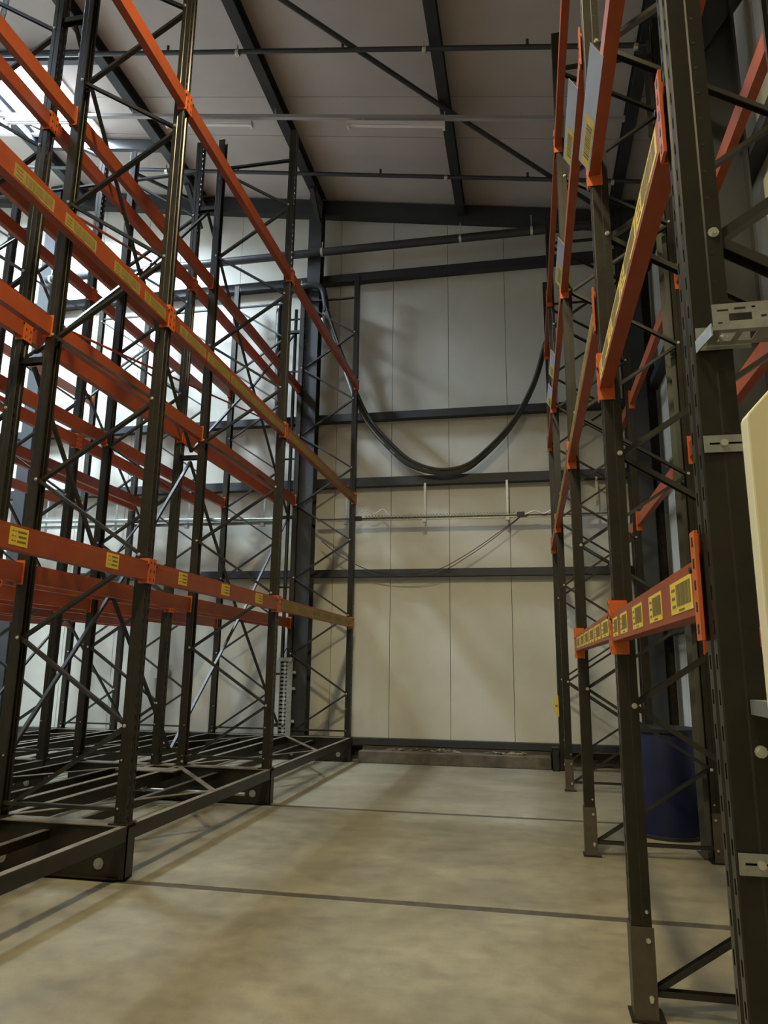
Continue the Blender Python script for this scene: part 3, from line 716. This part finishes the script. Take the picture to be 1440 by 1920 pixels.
for (ox, oy, oz, r_, m_) in ((0.0, 0.0, 0.03, 0.046, HOSE), (0.06, -0.05, 0.07, 0.024, HOSE), (0.03, 0.05, 0.09, 0.022, GALV), (0.10, 0.03, 0.0, 0.026, HOSE), (-0.05, -0.02, 0.06, 0.020, GALV)):
    n = len(sp_)
    MB().tube([Vector((p.x + ox * max(0, math.sin(math.pi * min(1, 1.5 * i / n))) , p.y + oy, p.z + oz)) for i, p in enumerate(sp_)], r_, 8).obj('cable', m_, t, True)
MB().tube([(-3.40, -0.12, 7.45), (-3.37, -0.09, 7.25)], 0.05, 10).obj('cable_gland', GALV, t, True)
# conduits between column and racks
t = thing('conduit_bundle', 'vertical pipes with small cross clips left of the back wall column', 'conduit', (-3.93, 11.42, 0.4))
MB().cyl((-0.14, 0, 0), (-0.14, 0, 7.2), 0.026, 10).obj('pipe', PIPEM, t, True)
MB().cyl((0.0, 0, 0), (0.0, 0, 7.3), 0.030, 10).obj('pipe', PIPEM, t, True)
MB().cyl((0.10, 0, 0), (0.10, 0, 7.2), 0.014, 8).obj('pipe', GALV, t, True)
for z in (0.9, 2.3, 4.5, 6.1, 7.1):
    MB().bar((-0.2, -0.03, z), (0.22, -0.03, z), 0.02, 0.03).obj('clip_bar', FRAME, t)
# conductor rail with hangers and festoon cable
t = thing('conductor_rail', 'horizontal grey power rail hung from brackets along the back wall', 'rail', (0, 11.48, 3.83))
MB().chan((-3.44, 0, 0), (1.55, 0, -0.02), 0.045, 0.05, 0.004).obj('rail_body', GALV, t)
for xx in (-2.94, -1.61, -0.27, 1.13):
    mb = MB(); mb.bar((xx, 0.05, -0.03), (xx, 0.05, 0.60), 0.035, 0.006, (0, 1, 0)); mb.box((xx - 0.03, -0.03, -0.075), (xx + 0.03, 0.05, -0.02)); mb.obj('hanger', GALV, t)
for xx in (-2.72, -0.06):
    MB().box((xx - 0.06, -0.045, -0.03), (xx + 0.06, -0.02, 0.045)).obj('trolley', BLACK, t)
coil = []
for i in range(520):
    a = i * 0.55; xx = -2.6 + i * (2.45 / 520); coil.append((xx, -0.03 + 0.016 * math.cos(a), 0.035 + 0.016 * math.sin(a)))
MB().tube(coil, 0.0045, 4).obj('coiled_cable', GALV, t)
for k, dy in enumerate((0.0, 0.03)):
    pts = [(-3.35, dy, -0.35), (-3.0, dy, -0.62), (-2.5, dy, -0.86), (-1.95, dy, -0.93 - 0.03*k), (-1.4, dy, -0.86 - 0.05*k), (-0.9, dy, -0.60 - 0.04*k), (-0.45, dy, -0.30 - 0.03*k), (-0.06, dy, -0.02)]
    MB().tube(spline(pts, 8), 0.006, 5).obj('festoon_cable', BLACK, t)
MB().tube(spline([(0.0, -0.03, 0.0), (0.15, -0.04, 0.05), (0.3, -0.03, 0.01), (0.42, -0.04, 0.06)], 8), 0.012, 6).obj('cable_end', WHITE, t)
MB().tube(spline([(-2.75, -0.03, 0.03), (-2.6, -0.04, 0.14), (-2.45, -0.03, 0.08), (-2.3, -0.04, 0.15), (-2.2, -0.03, 0.05)], 8), 0.010, 6).obj('cable_end', WHITE, t)
t = thing('service_pipe', 'thinner grey pipe running behind the left racks along the back wall', 'pipe', (0, 11.52, 3.98))
MB().cyl((-8.9, 0, -0.02), (-4.2, 0, -0.10), 0.035, 12).obj('pipe_run', GALV, t, True)
t = thing('conductor_rail', 'horizontal grey power rail on brackets behind the left racks', 'rail', (0, 11.48, 3.83))
MB().chan((-8.9, 0, 0), (-4.2, 0, -0.02), 0.045, 0.05, 0.004).obj('rail_body', GALV, t)
for xx in (-8.6, -7.2, -5.8, -4.4):
    mb = MB(); mb.bar((xx, 0.05, -0.03), (xx, 0.05, 0.60), 0.035, 0.006, (0, 1, 0)); mb.box((xx - 0.03, -0.03, -0.075), (xx + 0.03, 0.05, -0.02)); mb.obj('hanger', GALV, t)
MB().box((-6.96, -0.045, -0.03), (-6.84, -0.02, 0.045)).obj('trolley', BLACK, t)
# perforated cable tray
t = thing('cable_tray', 'upright perforated grey cable tray standing beside the back wall column', 'cable tray', (-3.90, 11.285, 0.36))
mb = MB(); H_ = 1.14; z = 0.0
while z < H_:
    mb.box((0.0, 0, z), (0.05, 0.003, z + 0.06)); mb.box((0.085, 0, z), (0.12, 0.003, z + 0.06)); mb.box((0.0, 0, z + 0.035), (0.12, 0.003, z + 0.06)); z += 0.06
mb.obj('tray_face', GALV, t)
MB().box((0.0, -0.03, 0), (0.004, 0.0, H_)).obj('tray_side', GALV, t); MB().box((0.118, -0.03, 0), (0.205, -0.02, H_)).obj('tray_side', GALV, t)
MB().box((-0.02, -0.06, H_), (0.20, 0.03, H_ + 0.06)).obj('tray_head', GALV, t)
for z in (0.2, 0.7, 0.95): MB().box((0.2, -0.03, z), (0.26, 0.0, z + 0.04)).obj('tray_clip', GALV, t)
MB().tube(spline([(0.02, 0, 1.19), (0.06, 0, 1.31), (0.12, 0, 1.35), (0.2, 0, 1.23)], 6), 0.008, 6).obj('cable', BLACK, t)
# small switch box seen through the racks
t = thing('switch_box', 'small white switch box on the back wall seen through the left racks', 'switch box', (-6.35, 11.62, 1.20))
MB().box((0, 0, 0), (0.30, 0.10, 0.22)).obj('box_body', WHITE, t); MB().box((0.19, -0.01, 0.02), (0.28, 0.0, 0.20)).obj('box_cover', YELLOW, t)

# kerb and torn insulation at the foot of the back wall
t = thing('concrete_kerb', 'low stained concrete kerb at the foot of the back wall between the racks', 'kerb', (-2.60, 11.27, 0))
mb = MB(); mb.box((0, 0, 0), (2.88, 0.30, 0.175)); o = mb.obj('kerb_body', KERB, t); bv = o.modifiers.new('bevel', 'BEVEL'); bv.width = 0.012; bv.segments = 2
MB().box((0, 0.305, 0.0), (2.88, 0.46, 0.222)).obj('timber_packing', SHOE, t)
mb = MB()
for k in range(44):
    xx = random.choice((0.5, 0.75, 1.15, 1.3, 1.35, 2.1, 2.3, 2.4)) + random.uniform(-0.2, 0.2); s_ = random.uniform(0.02, 0.14)
    mb.bar((xx, random.uniform(0.12, 0.3), 0.178 + random.uniform(0, 0.02)), (xx + s_, random.uniform(0.1, 0.3), 0.178 + random.uniform(0.004, 0.035)), random.uniform(0.01, 0.05), random.uniform(0.004, 0.015))
o = mb.obj('torn_insulation', DEBRIS, t); o['kind'] = 'stuff'
